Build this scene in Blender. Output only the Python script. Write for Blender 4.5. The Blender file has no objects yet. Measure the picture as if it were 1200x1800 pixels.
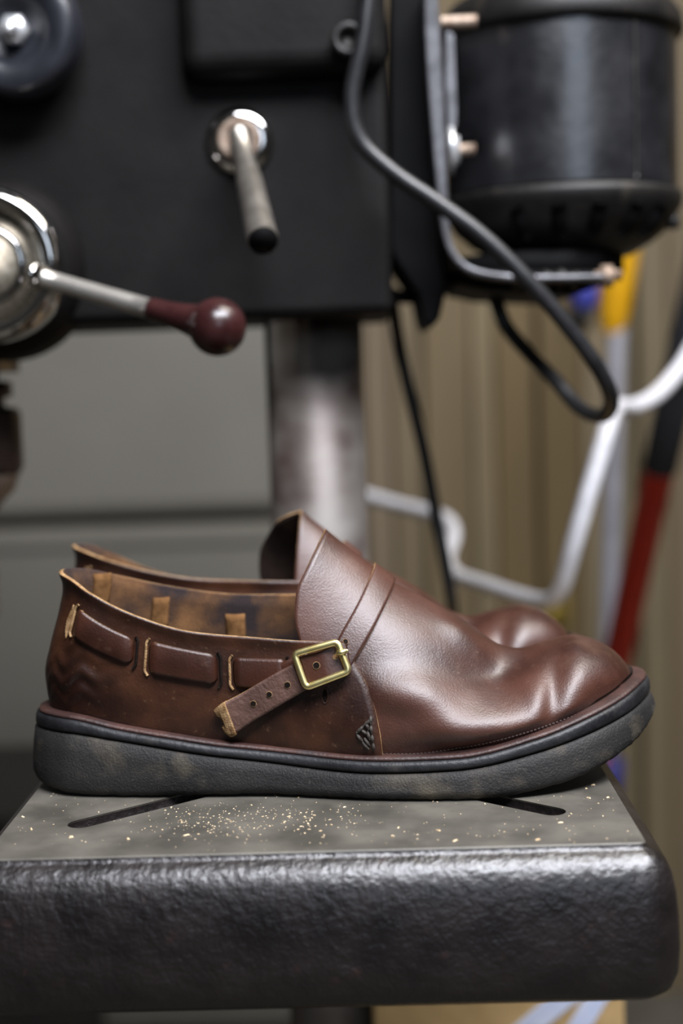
import bpy, bmesh, math, random
import numpy as np
from math import pi, cos, sin, radians, sqrt
from mathutils import Vector, Matrix
from mathutils.bvhtree import BVHTree

# ---------------------------------------------------------------- camera, world, lights, exposure
SC = bpy.context.scene
COL = SC.collection
FPX = 2500.0
CAM = np.array([0.0, 0.0, 1.10])
cd = bpy.data.cameras.new('camera')
cam = bpy.data.objects.new('camera', cd)
COL.objects.link(cam)
SC.camera = cam
RM = (Matrix.Rotation(radians(1.23), 3, 'Z') @ Matrix.Rotation(radians(90 - 5.38), 3, 'X')
      @ Matrix.Rotation(radians(-1.9), 3, 'Z'))
cam.matrix_world = Matrix.Translation(CAM) @ RM.to_4x4()
cd.sensor_fit = 'VERTICAL'
cd.sensor_width = 24.0
cd.sensor_height = 36.0
cd.lens = FPX / 1800.0 * 36.0
cd.clip_start = 0.02
cd.dof.use_dof = True
cd.dof.focus_distance = 0.668
cd.dof.aperture_fstop = 3.6
cd.dof.aperture_blades = 0

world = bpy.data.worlds.new('world')
SC.world = world
world.use_nodes = True
world.node_tree.nodes['Background'].inputs[0].default_value = (0.95, 0.93, 0.92, 1)
world.node_tree.nodes['Background'].inputs[1].default_value = 0.035


def area(name, loc, target, sx, sy, power, col):
    l = bpy.data.lights.new(name, 'AREA')
    l.shape = 'RECTANGLE'
    l.size, l.size_y, l.energy, l.color = sx, sy, power, col
    o = bpy.data.objects.new(name, l)
    COL.objects.link(o)
    o.location = loc
    o.rotation_euler = (Vector(target) - Vector(loc)).to_track_quat('-Z', 'Y').to_euler()
    return o


area('shop_light_overhead', (0.45, -0.10, 2.45), (0.0, 0.75, 0.95), 1.4, 0.6, 96.0, (0.90, 0.92, 1.0))
area('high_window_daylight', (0.85, -3.2, 2.08), (0.1, 0.8, 1.1), 1.4, 1.05, 18.0, (0.70, 0.82, 1.0))
area('shop_ceiling_light', (0.8, 0.75, 2.6), (0.5, 1.9, 0.95), 1.2, 0.3, 27.0, (1.0, 0.93, 0.82))

SC.view_settings.view_transform = 'Standard'
SC.view_settings.look = 'None'
SC.view_settings.exposure = 0.0
SC.view_settings.gamma = 1.0
SC.view_settings.use_curve_mapping = False

random.seed(7)
RNG = np.random.RandomState(5)
RN = np.array(RM)


# ---------------------------------------------------------------- helpers
def ray(px, py):
    return RN @ np.array([(px - 600) / FPX, -(py - 900) / FPX, -1.0])


def atY(px, py, Y):
    """world point seen at that pixel of the photograph, at depth Y"""
    d = ray(px, py)
    return CAM + d * (Y / d[1])


def atZ(px, py, z):
    d = ray(px, py)
    return CAM + d * ((z - CAM[2]) / d[2])


def project(P):
    q = (np.asarray(P) - CAM) @ RN
    return 600 + FPX * q[..., 0] / -q[..., 2], 900 - FPX * q[..., 1] / -q[..., 2]


def pchip(x, xs, ys):
    """smooth monotone cubic through the points"""
    xs = np.asarray(xs, float); ys = np.asarray(ys, float)
    h = np.diff(xs); d = np.diff(ys) / h
    m = np.zeros(len(xs)); m[0], m[-1] = d[0], d[-1]
    for i in range(1, len(xs) - 1):
        if d[i - 1] * d[i] > 0:
            w1, w2 = 2 * h[i] + h[i - 1], h[i] + 2 * h[i - 1]
            m[i] = (w1 + w2) / (w1 / d[i - 1] + w2 / d[i])
    x = np.clip(np.asarray(x, float), xs[0], xs[-1])
    i = np.clip(np.searchsorted(xs, x) - 1, 0, len(xs) - 2)
    t = (x - xs[i]) / h[i]
    return ((2 * t**3 - 3 * t**2 + 1) * ys[i] + (t**3 - 2 * t**2 + t) * h[i] * m[i]
            + (-2 * t**3 + 3 * t**2) * ys[i + 1] + (t**3 - t**2) * h[i] * m[i + 1])


def sstep(a, b, x):
    t = np.clip((np.asarray(x, float) - a) / (b - a), 0, 1)
    return t * t * (3 - 2 * t)


def catmull(pts, n, closed=False):
    """resample points with a Catmull-Rom spline to n points evenly spaced"""
    P = np.asarray(pts, float)
    m = len(P)
    out = []
    segs = m if closed else m - 1
    for i in range(segs):
        if closed:
            a, b, c, d = P[(i - 1) % m], P[i], P[(i + 1) % m], P[(i + 2) % m]
        else:
            b, c = P[i], P[i + 1]
            a = P[i - 1] if i > 0 else 2 * b - c
            d = P[i + 2] if i + 2 < m else 2 * c - b
        for t in np.linspace(0, 1, 24, endpoint=False):
            out.append(0.5 * (2 * b + (c - a) * t + (2 * a - 5 * b + 4 * c - d) * t * t
                              + (3 * b - a - 3 * c + d) * t**3))
    out.append(P[0] if closed else P[-1])
    out = np.array(out)
    s = np.concatenate([[0], np.cumsum(np.linalg.norm(np.diff(out, axis=0), axis=1))])
    q = np.linspace(0, s[-1], n, endpoint=not closed)
    return np.stack([np.interp(q, s, out[:, k]) for k in range(out.shape[1])], 1)


def tag(o, label=None, cat=None, group=None, kind=None):
    if label: o['label'] = label
    if cat: o['category'] = cat
    if group: o['group'] = group
    if kind: o['kind'] = kind
    return o


def root(name, loc, label, cat, group=None):
    o = bpy.data.objects.new(name, None)
    o.empty_display_size = 0.02
    COL.objects.link(o)
    o.location = loc
    return tag(o, label, cat, group)


def top_of(p):
    while p.parent: p = p.parent
    return p


def mesh(name, V, F, mats, parent=None, smooth=True, mi=None, mods=(), local=False):
    """one mesh object from world-space vertices (parent = its thing or part)"""
    V = np.asarray(V, float).reshape(-1, 3)
    if parent is not None and not local:
        V = V - np.array(top_of(parent).location)
    me = bpy.data.meshes.new(name)
    me.from_pydata(V.tolist(), [], [list(map(int, f)) for f in F])
    for m in (mats if isinstance(mats, (list, tuple)) else [mats]):
        me.materials.append(m)
    if mi is not None:
        me.polygons.foreach_set('material_index', np.asarray(mi, dtype=np.int32))
    if smooth:
        me.polygons.foreach_set('use_smooth', [True] * len(me.polygons))
    me.update()
    o = bpy.data.objects.new(name, me)
    COL.objects.link(o)
    if parent is not None:
        o.parent = parent
    for kind, kw in mods:
        md = o.modifiers.new(kind.lower(), kind)
        for k, v in kw.items(): setattr(md, k, v)
    return o


def grid_faces(nu, nv, flip=False, close_u=False):
    F = []
    for i in range(nu if close_u else nu - 1):
        for j in range(nv - 1):
            a, b = i * nv + j, ((i + 1) % nu) * nv + j
            f = (a, b, b + 1, a + 1)
            F.append(f[::-1] if flip else f)
    return F


def tube(path, r, n=12, caps=True):
    P = np.asarray(path, float)
    m = len(P)
    R = np.full(m, r) if np.isscalar(r) else np.asarray(r, float)
    T = np.gradient(P, axis=0)
    T /= np.linalg.norm(T, axis=1)[:, None]
    up = np.array([0.13, 0.31, 0.94]) if abs(T[0][2]) < 0.9 else np.array([0.9, 0.3, 0.1])
    V = []
    for i in range(m):
        a = np.cross(T[i], up); a /= np.linalg.norm(a)
        b = np.cross(a, T[i]); up = b
        for k in range(n):
            t = 2 * pi * k / n
            V.append(P[i] + R[i] * (cos(t) * a + sin(t) * b))
    F = [(i * n + k, (i + 1) * n + k, (i + 1) * n + (k + 1) % n, i * n + (k + 1) % n)
         for i in range(m - 1) for k in range(n)]
    F = [f[::-1] for f in F]
    if caps:
        F.append(tuple(range(n - 1, -1, -1))[::-1]); F.append(tuple((m - 1) * n + k for k in range(n - 1, -1, -1)))
    return np.array(V), F


def lathe(profile, c, axis=(0, 0, 1), n=48, a0=0.0):
    """profile: (radius, distance along axis) rows"""
    ax = Vector(axis).normalized()
    q = Vector((0, 0, 1)).rotation_difference(ax).to_matrix()
    V, F = [], []
    for r, h in profile:
        for k in range(n):
            t = 2 * pi * k / n + a0
            V.append(np.array(c) + np.array(q @ Vector((r * cos(t), r * sin(t), h))))
    for i in range(len(profile) - 1):
        for k in range(n):
            F.append((i * n + k, i * n + (k + 1) % n, (i + 1) * n + (k + 1) % n, (i + 1) * n + k))
    F.append(tuple(range(n - 1, -1, -1)))
    F.append(tuple((len(profile) - 1) * n + k for k in range(n)))
    return np.array(V), F


def box(x0, x1, y0, y1, z0, z1):
    V = [(x, y, z) for x in (x0, x1) for y in (y0, y1) for z in (z0, z1)]
    F = [(0, 1, 3, 2), (4, 6, 7, 5), (0, 4, 5, 1), (2, 3, 7, 6), (0, 2, 6, 4), (1, 5, 7, 3)]
    return np.array(V, float), F


def prism(poly, y0, y1):
    """polygon of (x, z) points, extruded from depth y0 to y1"""
    n = len(poly)
    A = sum(poly[i][0] * poly[(i + 1) % n][1] - poly[(i + 1) % n][0] * poly[i][1] for i in range(n))
    if A < 0: poly = poly[::-1]
    V = [(p[0], y0, p[1]) for p in poly] + [(p[0], y1, p[1]) for p in poly]
    F = [tuple(range(n)), tuple(range(2 * n - 1, n - 1, -1))]
    F += [(i, i + n, (i + 1) % n + n, (i + 1) % n) for i in range(n)]
    return np.array(V, float), F


def join(parts):
    V, F, k = [], [], 0
    for v, f in parts:
        V.append(np.asarray(v)); F += [tuple(i + k for i in g) for g in f]; k += len(v)
    return np.concatenate(V), F


BEV = lambda w, s=3: ('BEVEL', dict(width=w, segments=s, limit_method='ANGLE', angle_limit=radians(35)))


# ---------------------------------------------------------------- materials
def material(name, cols, rough=0.5, metal=0.0, scale=20.0, detail=6.0, contrast=(0.35, 0.65), bumps=(), spec=0.5,
             coat=0.0, rough_var=0.0, stretch=(1, 1, 1), patch=None, spots=None):
    """cols: colours blended by a noise; bumps: (scale, strength, distance); patch: (colour, scale, lo, hi) a second noise on top"""
    m = bpy.data.materials.new(name)
    m.use_nodes = True
    nt = m.node_tree; N = nt.nodes; L = nt.links
    b = N['Principled BSDF']
    tc = N.new('ShaderNodeTexCoord')
    mp = N.new('ShaderNodeMapping'); mp.inputs['Scale'].default_value = stretch
    L.new(tc.outputs['Object'], mp.inputs['Vector'])
    no = N.new('ShaderNodeTexNoise'); no.inputs['Scale'].default_value = scale; no.inputs['Detail'].default_value = detail
    L.new(mp.outputs[0], no.inputs['Vector'])
    cr = N.new('ShaderNodeValToRGB')
    el = cr.color_ramp.elements
    n = len(cols)
    el[0].position, el[1].position = contrast
    el[0].color = (*cols[0], 1); el[1].color = (*cols[-1], 1)
    for i in range(1, n - 1):
        e = el.new(contrast[0] + (contrast[1] - contrast[0]) * i / (n - 1)); e.color = (*cols[i], 1)
    L.new(no.outputs['Fac'], cr.inputs[0])
    col = cr.outputs[0]
    for p in ([patch] if patch and not isinstance(patch, list) else (patch or [])):
        n2 = N.new('ShaderNodeTexNoise'); n2.inputs['Scale'].default_value = p[1]; n2.inputs['Detail'].default_value = 8
        L.new(tc.outputs['Object'], n2.inputs['Vector'])
        mr = N.new('ShaderNodeMapRange'); mr.inputs[1].default_value = p[2]; mr.inputs[2].default_value = p[3]
        if len(p) > 4: mr.inputs[4].default_value = p[4]
        L.new(n2.outputs['Fac'], mr.inputs[0])
        mx = N.new('ShaderNodeMix'); mx.data_type = 'RGBA'
        L.new(mr.outputs[0], mx.inputs[0]); L.new(col, mx.inputs[6]); mx.inputs[7].default_value = (*p[0], 1)
        col = mx.outputs[2]
    L.new(col, b.inputs['Base Color'])
    b.inputs['Metallic'].default_value = metal
    b.inputs['Roughness'].default_value = rough
    b.inputs['Specular IOR Level'].default_value = spec
    b.inputs['Coat Weight'].default_value = coat
    b.inputs['Coat Roughness'].default_value = 0.25
    if rough_var:
        mr = N.new('ShaderNodeMapRange')
        mr.inputs[1].default_value = 0.3; mr.inputs[2].default_value = 0.7
        mr.inputs[3].default_value = rough - rough_var; mr.inputs[4].default_value = rough + rough_var
        L.new(no.outputs['Fac'], mr.inputs[0]); L.new(mr.outputs[0], b.inputs['Roughness'])
    prev = None
    for sc_, st, di in bumps:
        n3 = N.new('ShaderNodeTexNoise'); n3.inputs['Scale'].default_value = sc_; n3.inputs['Detail'].default_value = 4
        L.new(mp.outputs[0], n3.inputs['Vector'])
        bp = N.new('ShaderNodeBump'); bp.inputs['Strength'].default_value = st; bp.inputs['Distance'].default_value = di
        L.new(n3.outputs['Fac'], bp.inputs['Height'])
        if prev: L.new(prev, bp.inputs['Normal'])
        prev = bp.outputs[0]
    if prev: L.new(prev, b.inputs['Normal'])
    return m


M = {}
M['leather'] = material('brown_leather', [(0.027, 0.0072, 0.0034), (0.050, 0.0155, 0.0082), (0.070, 0.024, 0.0135)], 0.45, scale=22, bumps=[(1100, 0.35, 0.0005), (140, 0.16, 0.0012)],
                        rough_var=0.06, patch=[((0.13, 0.07, 0.045), 55, 0.58, 0.80, 0.4), ((0.018, 0.007, 0.005), 30, 0.58, 0.78, 0.6), ((0.16, 0.10, 0.07), 420, 0.64, 0.78, 0.35)], spec=0.75)
M['quarter'] = material('oiled_brown_leather', [(0.014, 0.0040, 0.0020), (0.030, 0.0098, 0.0044), (0.058, 0.0195, 0.0075)], 0.42, scale=26, contrast=(0.38, 0.62), bumps=[(800, 0.25, 0.0006), (120, 0.22, 0.0014)],
                        rough_var=0.06, patch=[((0.09, 0.04, 0.018), 60, 0.60, 0.82, 0.5), ((0.013, 0.006, 0.005), 34, 0.56, 0.78, 0.7), ((0.18, 0.11, 0.06), 420, 0.63, 0.78, 0.35)], spec=0.5)
M['strap'] = material('dark_brown_strap_leather', [(0.026, 0.0075, 0.004), (0.055, 0.0185, 0.0095)], 0.40, scale=40, bumps=[(800, 0.25, 0.0006)],
                      patch=((0.15, 0.08, 0.05), 90, 0.60, 0.80, 0.5))
M['tail'] = material('dry_brown_strap_leather', [(0.062, 0.029, 0.021), (0.105, 0.053, 0.038)], 0.55, scale=60, bumps=[(700, 0.4, 0.0008), (160, 0.5, 0.002)])
M['suede'] = material('worn_tan_suede_lining', [(0.030, 0.022, 0.022), (0.10, 0.052, 0.027), (0.20, 0.10, 0.042)], 0.92, scale=36, contrast=(0.42, 0.68), bumps=[(1200, 0.5, 0.0008)], spec=0.15)
M['tongue_in'] = material('dark_leather_lining', [(0.018, 0.012, 0.010), (0.05, 0.032, 0.024)], 0.9, scale=40, spec=0.1)
M['raw'] = material('raw_tan_leather_edge', [(0.22, 0.12, 0.052), (0.42, 0.27, 0.135)], 0.95, scale=300, bumps=[(1500, 0.8, 0.001)], spec=0.1)
M['loop'] = material('tan_strap_back', [(0.11, 0.052, 0.018), (0.20, 0.10, 0.038)], 0.9, scale=200, bumps=[(1200, 0.5, 0.0008)], spec=0.15)
M['welt'] = material('reddish_brown_welt', [(0.028, 0.011, 0.0085), (0.060, 0.025, 0.018)], 0.55, scale=60, bumps=[(500, 0.4, 0.001)], patch=((0.02, 0.017, 0.018), 45, 0.5, 0.75, 0.8))
M['midsole'] = material('black_midsole', [(0.007, 0.007, 0.008), (0.018, 0.018, 0.02)], 0.48, scale=80, bumps=[(420, 0.5, 0.0006)], spec=0.35, patch=((0.075, 0.065, 0.055), 70, 0.60, 0.85, 0.7))
M['sole'] = material('dusty_black_rubber_sole', [(0.0095, 0.0092, 0.009), (0.021, 0.0195, 0.0182)], 0.62, scale=30, bumps=[(1000, 0.5, 0.0009), (260, 0.25, 0.001)],
                     patch=[((0.105, 0.086, 0.058), 48, 0.52, 0.82, 0.75), ((0.14, 0.125, 0.10), 700, 0.62, 0.80, 0.35)], spec=0.3)
M['thread'] = material('dark_waxed_thread', [(0.02, 0.016, 0.013), (0.06, 0.05, 0.04)], 0.7, scale=600)
M['welt_thread'] = material('brown_welt_thread', [(0.018, 0.008, 0.006), (0.04, 0.018, 0.012)], 0.75, scale=600)
M['opening_shade'] = material('painted_opening_shade', [(0.006, 0.004, 0.003), (0.012, 0.008, 0.006)], 0.9, scale=600, spec=0.1)  # near-black colour imitates the shade inside punched holes and slit gaps
M['brass'] = material('polished_brass', [(0.80, 0.66, 0.27), (0.92, 0.80, 0.40)], 0.36, metal=1.0, scale=200)
M['iron_top'] = material('machined_cast_iron', [(0.065, 0.060, 0.050), (0.125, 0.115, 0.095)], 0.5, metal=0.25, scale=30, bumps=[(1500, 0.15, 0.0004)], rough_var=0.08,
                         patch=((0.16, 0.145, 0.12), 80, 0.6, 0.85, 0.6))
M['casting'] = material('dark_painted_casting', [(0.005, 0.0036, 0.0035), (0.011, 0.0074, 0.007)], 0.38, scale=50, bumps=[(230, 0.6, 0.0013), (700, 0.35, 0.0006)],
                        patch=((0.05, 0.022, 0.018), 110, 0.66, 0.85, 0.6), rough_var=0.05, spec=0.8)
M['head'] = material('satin_black_head_paint', [(0.0036, 0.0031, 0.0030), (0.0066, 0.0057, 0.0054)], 0.62, scale=30, bumps=[(220, 0.3, 0.0008)], spec=0.15)
M['black'] = material('black_painted_steel', [(0.0012, 0.0012, 0.0014), (0.003, 0.0028, 0.003)], 0.65, scale=40, spec=0.1)
M['motor'] = material('glossy_black_motor_paint', [(0.004, 0.004, 0.005), (0.009, 0.009, 0.011)], 0.33, scale=30, rough_var=0.06, bumps=[(90, 0.15, 0.002)], spec=1.0)
M['motor_end'] = material('dusty_black_motor_end', [(0.0035, 0.003, 0.0028), (0.009, 0.008, 0.007)], 0.5, scale=40, spec=0.35, patch=((0.05, 0.042, 0.031), 60, 0.55, 0.8, 0.6))
M['plate'] = material('worn_grey_plate', [(0.07, 0.07, 0.075), (0.14, 0.14, 0.15)], 0.45, metal=0.5, scale=70)
M['chrome'] = material('chrome', [(0.56, 0.54, 0.51), (0.66, 0.64, 0.61)], 0.10, metal=1.0, scale=40)
M['brushed'] = material('worn_hub_face', [(0.16, 0.135, 0.10), (0.27, 0.235, 0.18)], 0.38, metal=0.8, scale=300, patch=((0.10, 0.09, 0.08), 260, 0.6, 0.8))
M['steel'] = material('grey_steel_rod', [(0.24, 0.22, 0.19), (0.36, 0.33, 0.29)], 0.38, metal=0.85, scale=80)
M['zinc'] = material('bright_zinc', [(0.65, 0.66, 0.68), (0.8, 0.8, 0.8)], 0.3, metal=0.7, scale=80)
M['rust'] = material('rusty_bolt_steel', [(0.20, 0.13, 0.09), (0.34, 0.27, 0.21)], 0.55, metal=0.5, scale=200)
M['knob'] = material('oxblood_knob', [(0.022, 0.0055, 0.0055), (0.036, 0.0105, 0.010)], 0.30, scale=60, rough_var=0.05)
M['plastic'] = material('black_plastic_knob', [(0.010, 0.011, 0.015), (0.018, 0.019, 0.025)], 0.35, scale=60)
M['column'] = material('mottled_steel_column', [(0.07, 0.05, 0.043), (0.15, 0.13, 0.115), (0.21, 0.195, 0.175)], 0.5, metal=0.3, scale=20, stretch=(1, 1, 1.6), contrast=(0.3, 0.7), rough_var=0.08)
M['cord'] = material('black_rubber_cord', [(0.010, 0.010, 0.011), (0.018, 0.018, 0.019)], 0.33, scale=100)
M['white_cord'] = material('white_vinyl_cord', [(0.62, 0.62, 0.66), (0.74, 0.74, 0.78)], 0.45, scale=100)
M['yellow'] = material('yellow_plastic_grip', [(0.50, 0.25, 0.003), (0.57, 0.30, 0.006)], 0.4, scale=20)
M['pole'] = material('pale_grey_pole', [(0.20, 0.20, 0.225), (0.26, 0.26, 0.29)], 0.4, scale=30)
M['red'] = material('red_painted_pole', [(0.80, 0.045, 0.018), (0.90, 0.06, 0.022)], 0.45, scale=20)
M['grip'] = material('black_foam_grip', [(0.010, 0.011, 0.014), (0.02, 0.02, 0.025)], 0.7, scale=200)
M['blue'] = material('blue_plastic', [(0.022, 0.028, 0.26), (0.03, 0.038, 0.32)], 0.45, scale=40)
M['door'] = material('grey_green_door_paint', [(0.135, 0.128, 0.108), (0.150, 0.142, 0.120)], 0.6, scale=6)
M['floor'] = material('stained_concrete', [(0.05, 0.043, 0.033), (0.10, 0.09, 0.07)], 0.8, scale=5, bumps=[(80, 0.3, 0.004)])
M['card'] = material('brown_cardboard', [(0.34, 0.22, 0.09), (0.42, 0.28, 0.12)], 0.85, scale=40)
M['tape'] = material('pale_blue_tape', [(0.42, 0.47, 0.62), (0.55, 0.58, 0.68)], 0.5, scale=40)
M['tote'] = material('added_tote_black', [(0.012, 0.011, 0.010), (0.022, 0.020, 0.018)], 0.5, scale=40)
M['dust'] = material('pale_sawdust', [(0.50, 0.36, 0.20), (0.75, 0.60, 0.40)], 0.9, scale=400)

# ---------------------------------------------------------------- the setting
FLOOR_Z = 0.0
WY = 2.45
o = mesh('floor', *box(-4, 4, -5, WY + 0.1, -0.05, 0.0), M['floor'], smooth=False); tag(o, 'stained grey brown concrete floor under the drill press', 'floor', kind='structure')
wall = mesh('wall_back', *box(-2.6, 2.6, WY + 0.03, WY + 0.12, 0.0, 2.7), material('wall_lining', [(0.10, 0.085, 0.06), (0.13, 0.11, 0.08)], 0.8), smooth=False)
tag(wall, 'tan vertical board wall behind the drill press', 'wall', kind='structure')
# vertical boards: left edge in photograph pixels at shelf height -> real board widths on the wall
edges = [(560, (0.16, 0.14, 0.115)), (640, (0.215, 0.19, 0.172)), (690, (0.20, 0.175, 0.14)), (745, (0.19, 0.16, 0.112)), (830, (0.245, 0.22, 0.175)),
         (872, (0.175, 0.138, 0.075)), (945, (0.155, 0.122, 0.062)), (1022, (0.25, 0.225, 0.19)), (1072, (0.18, 0.165, 0.13)), (1118, (0.20, 0.18, 0.145)),
         (1172, (0.185, 0.16, 0.13)), (1250, (0.20, 0.18, 0.145)), (1340, (0.18, 0.15, 0.10)), (1430, (0.21, 0.19, 0.15)), (1530, (0.18, 0.15, 0.10)), (1640, (0.21, 0.19, 0.15)), (1750, (0.19, 0.165, 0.12)), (1870, (0.18, 0.15, 0.10)), (1990, (0.205, 0.185, 0.15)), (2110, (0.18, 0.155, 0.11)), (2240, (0.2, 0.18, 0.14)), (2370, (0.18, 0.15, 0.10)), (2500, (0.2, 0.18, 0.14)), (2640, (0.185, 0.16, 0.12)), (2790, (0.2, 0.18, 0.14)), (2940, (0.18, 0.15, 0.10)), (3100, None)]
for i in range(len(edges) - 1):
    x0, x1 = atY(edges[i][0], 800, WY)[0], atY(edges[i + 1][0], 800, WY)[0]
    c = edges[i][1]
    c = (c[0] * 0.64, c[1] * 0.545, c[2] * 0.36)
    mt = material('board_paint', [tuple(v * 0.93 for v in c), tuple(v * 1.07 for v in c)], 0.7, scale=12, stretch=(4, 4, 0.4))
    dy = 0.012 * ((i * 7) % 3 - 1)
    mesh('board', *box(x0 + 0.002, x1 - 0.002, WY - 0.012 + dy, WY + 0.04, 0.0, 2.7), mt, wall, smooth=False, mods=[BEV(0.004, 2)])

# sectional door on the left, each section a panel with rounded lips
dx1 = atY(548, 800, 2.3)[0]
seam = atY(240, 914, 2.3)[2]
door = root('door_1', (-0.9, 2.33, 0.0), 'grey green sectional door with a horizontal seam, left of the column', 'door')
tag(door, kind='structure')
hs = 0.56
z0 = seam - hs * 2
k = 0
while z0 < 2.4:
    a, b = max(z0, 0.0), z0 + hs
    if b > 0.05:
        prof = [(2.36, a + 0.004), (2.318, a + 0.004), (2.305, a + 0.016), (2.30, a + 0.03), (2.30, b - 0.05), (2.293, b - 0.038), (2.293, b - 0.022), (2.312, b - 0.010), (2.36, b - 0.010)]
        V = [(x, y, z) for x in (-2.3, dx1) for y, z in prof]
        n = len(prof)
        F = [(j, j + 1, n + j + 1, n + j) for j in range(n - 1)] + [tuple(range(n))[::-1], tuple(range(n, 2 * n)), (0, n, 2 * n - 1, n - 1)]
        mesh('door_section', V, F, M['door'], door, smooth=False)
    z0 += hs

# ---------------------------------------------------------------- the drill press
press = root('drill_press', (-0.04, 1.06, 0.0), 'black drill press with chrome feed hub and steel column, shoes on its table', 'drill press')
TZ = 0.90
TX0, TX1, TY0, TY1 = -0.1716, 0.1117, 0.589, 0.868


def rrect(o, r, n=7):
    """rounded rectangle loop around the table at outset o"""
    x0, x1, y0, y1 = TX0 - o, TX1 + o, TY0 - o, TY1 + o
    P = []
    for cx, cy, a in ((x1 - r, y0 + r, -pi / 2), (x1 - r, y1 - r, 0), (x0 + r, y1 - r, pi / 2), (x0 + r, y0 + r, pi)):
        for j in range(n):
            t = a + pi / 2 * j / (n - 1)
            P.append((cx + r * cos(t), cy + r * sin(t)))
    return P


def slot(c, ang, length, w, n=10):
    P = []
    for e, s in ((length / 2, -pi / 2), (-length / 2, pi / 2)):
        for j in range(n):
            t = s + pi * j / (n - 1)
            P.append((e + w * cos(t), w * sin(t)))
    ca, sa = cos(ang), sin(ang)
    return [(c[0] + x * ca - y * sa, c[1] + x * sa + y * ca) for x, y in P]


bm = bmesh.new()


def loop_verts(P, z):
    return [bm.verts.new((x + 0.04, y - 1.06, z)) for x, y in P]


outer = loop_verts(rrect(0, 0.004), TZ)
E_ = [bm.edges.new((outer[i], outer[(i + 1) % len(outer)])) for i in range(len(outer))]
tcx, tcy = -0.030, 0.735
slots = []
for sx, sy in ((-1, -1), (1, -1), (1, 1), (-1, 1)):
    p0 = np.array([tcx + sx * 0.108, tcy + sy * 0.1]); p1 = np.array([tcx + sx * 0.050, tcy + sy * 0.051])
    d = p1 - p0
    slots.append(slot((p0 + p1) / 2, math.atan2(d[1], d[0]), float(np.linalg.norm(d)), 0.0062))
sl = []
for P in slots:
    v = loop_verts(P, TZ); sl.append(v)
    E_ += [bm.edges.new((v[i], v[(i + 1) % len(v)])) for i in range(len(v))]
bmesh.ops.triangle_fill(bm, use_beauty=True, use_dissolve=False, edges=E_)
for f in bm.faces:
    if f.normal.z < 0: f.normal_flip()
for v, P in zip(sl, slots):
    prev = v
    for dz, mi in ((-0.0006, 0), (-0.012, 1)):
        nv = loop_verts(P, TZ + dz)
        for i in range(len(v)):
            j = (i + 1) % len(v)
            f = bm.faces.new((prev[j], prev[i], nv[i], nv[j])); f.material_index = mi
        prev = nv
prev = outer
prof = [(0.0004, -0.0008, 0.004, 0), (0.0006, -0.0022, 0.004, 1), (0.0026, -0.0030, 0.006, 1), (0.0060, -0.0050, 0.009, 1), (0.0090, -0.0085, 0.012, 1), (0.0112, -0.0135, 0.014, 1), (0.0128, -0.021, 0.016, 1),
        (0.0138, -0.032, 0.017, 1), (0.0142, -0.046, 0.018, 1), (0.0136, -0.057, 0.018, 1), (0.0115, -0.063, 0.017, 1), (0.0075, -0.066, 0.014, 1),
        (0.0, -0.0665, 0.010, 1), (-0.006, -0.0665, 0.008, 1), (-0.008, -0.012, 0.006, 1)]
for o_, dz, r, mi in prof:
    nv = loop_verts(rrect(o_, r), TZ + dz)
    for i in range(len(nv)):
        j = (i + 1) % len(nv)
        f = bm.faces.new((prev[j], prev[i], nv[i], nv[j])); f.material_index = mi
    prev = nv
# underside around the slots
v2 = prev
E2 = [bm.edges.get((v2[i], v2[(i + 1) % len(v2)])) for i in range(len(v2))]
bot = []
for P in slots:
    pass
inner = []
for v, P in zip(sl, slots):
    low = [w for w in bm.verts if abs(w.co.z - (TZ - 0.012)) < 1e-6 and any(abs(w.co.x - x - 0.04) < 1e-6 and abs(w.co.y - y + 1.06) < 1e-6 for x, y in P)]
    keyed = {(round(w.co.x, 6), round(w.co.y, 6)): w for w in low}
    lv = [keyed[(round(x + 0.04, 6), round(y - 1.06, 6))] for x, y in P if (round(x + 0.04, 6), round(y - 1.06, 6)) in keyed]
    for i in range(len(lv)):
        e = bm.edges.get((lv[i], lv[(i + 1) % len(lv)]))
        if e: E2.append(e)
r_ = bmesh.ops.triangle_fill(bm, use_beauty=True, use_dissolve=False, edges=[e for e in E2 if e])
for g in r_['geom']:
    if isinstance(g, bmesh.types.BMFace):
        g.material_index = 1
        if g.normal.z > 0: g.normal_flip()
for f in bm.faces:
    f.smooth = abs(f.normal.z) < 0.97
me = bpy.data.meshes.new('work_table')
bm.to_mesh(me); bm.free()
me.materials.append(M['iron_top']); me.materials.append(M['casting'])
table = bpy.data.objects.new('work_table', me); COL.objects.link(table); table.parent = press
table['label'] = 'worn cast iron drill press table with diagonal slots'

CX, CY = -0.0394, 1.06
mesh('column', *lathe([(0.036, 0.03), (0.036, 1.40)], (CX, CY, 0), n=64), M['column'], press)
mesh('table_bracket', *join([box(-0.075, -0.005, 0.86, 1.02, 0.80, 0.885), lathe([(0.055, 0), (0.055, 0.11)], (CX, CY, 0.78), n=40)]), M['casting'], press, smooth=False, mods=[BEV(0.006)])
mesh('base', *box(-0.36, 0.012, 0.86, 1.26, 0.0, 0.045), M['casting'], press, smooth=False, mods=[BEV(0.01)])

HY = 0.97
hz = atY(420, 560, HY)[2]
hx = atY(684, 300, HY)[0]
head = mesh('head', *box(-0.44, hx, HY, 1.15, hz, 1.50), M['head'], press, smooth=False, mods=[BEV(0.007, 4)])
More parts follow.
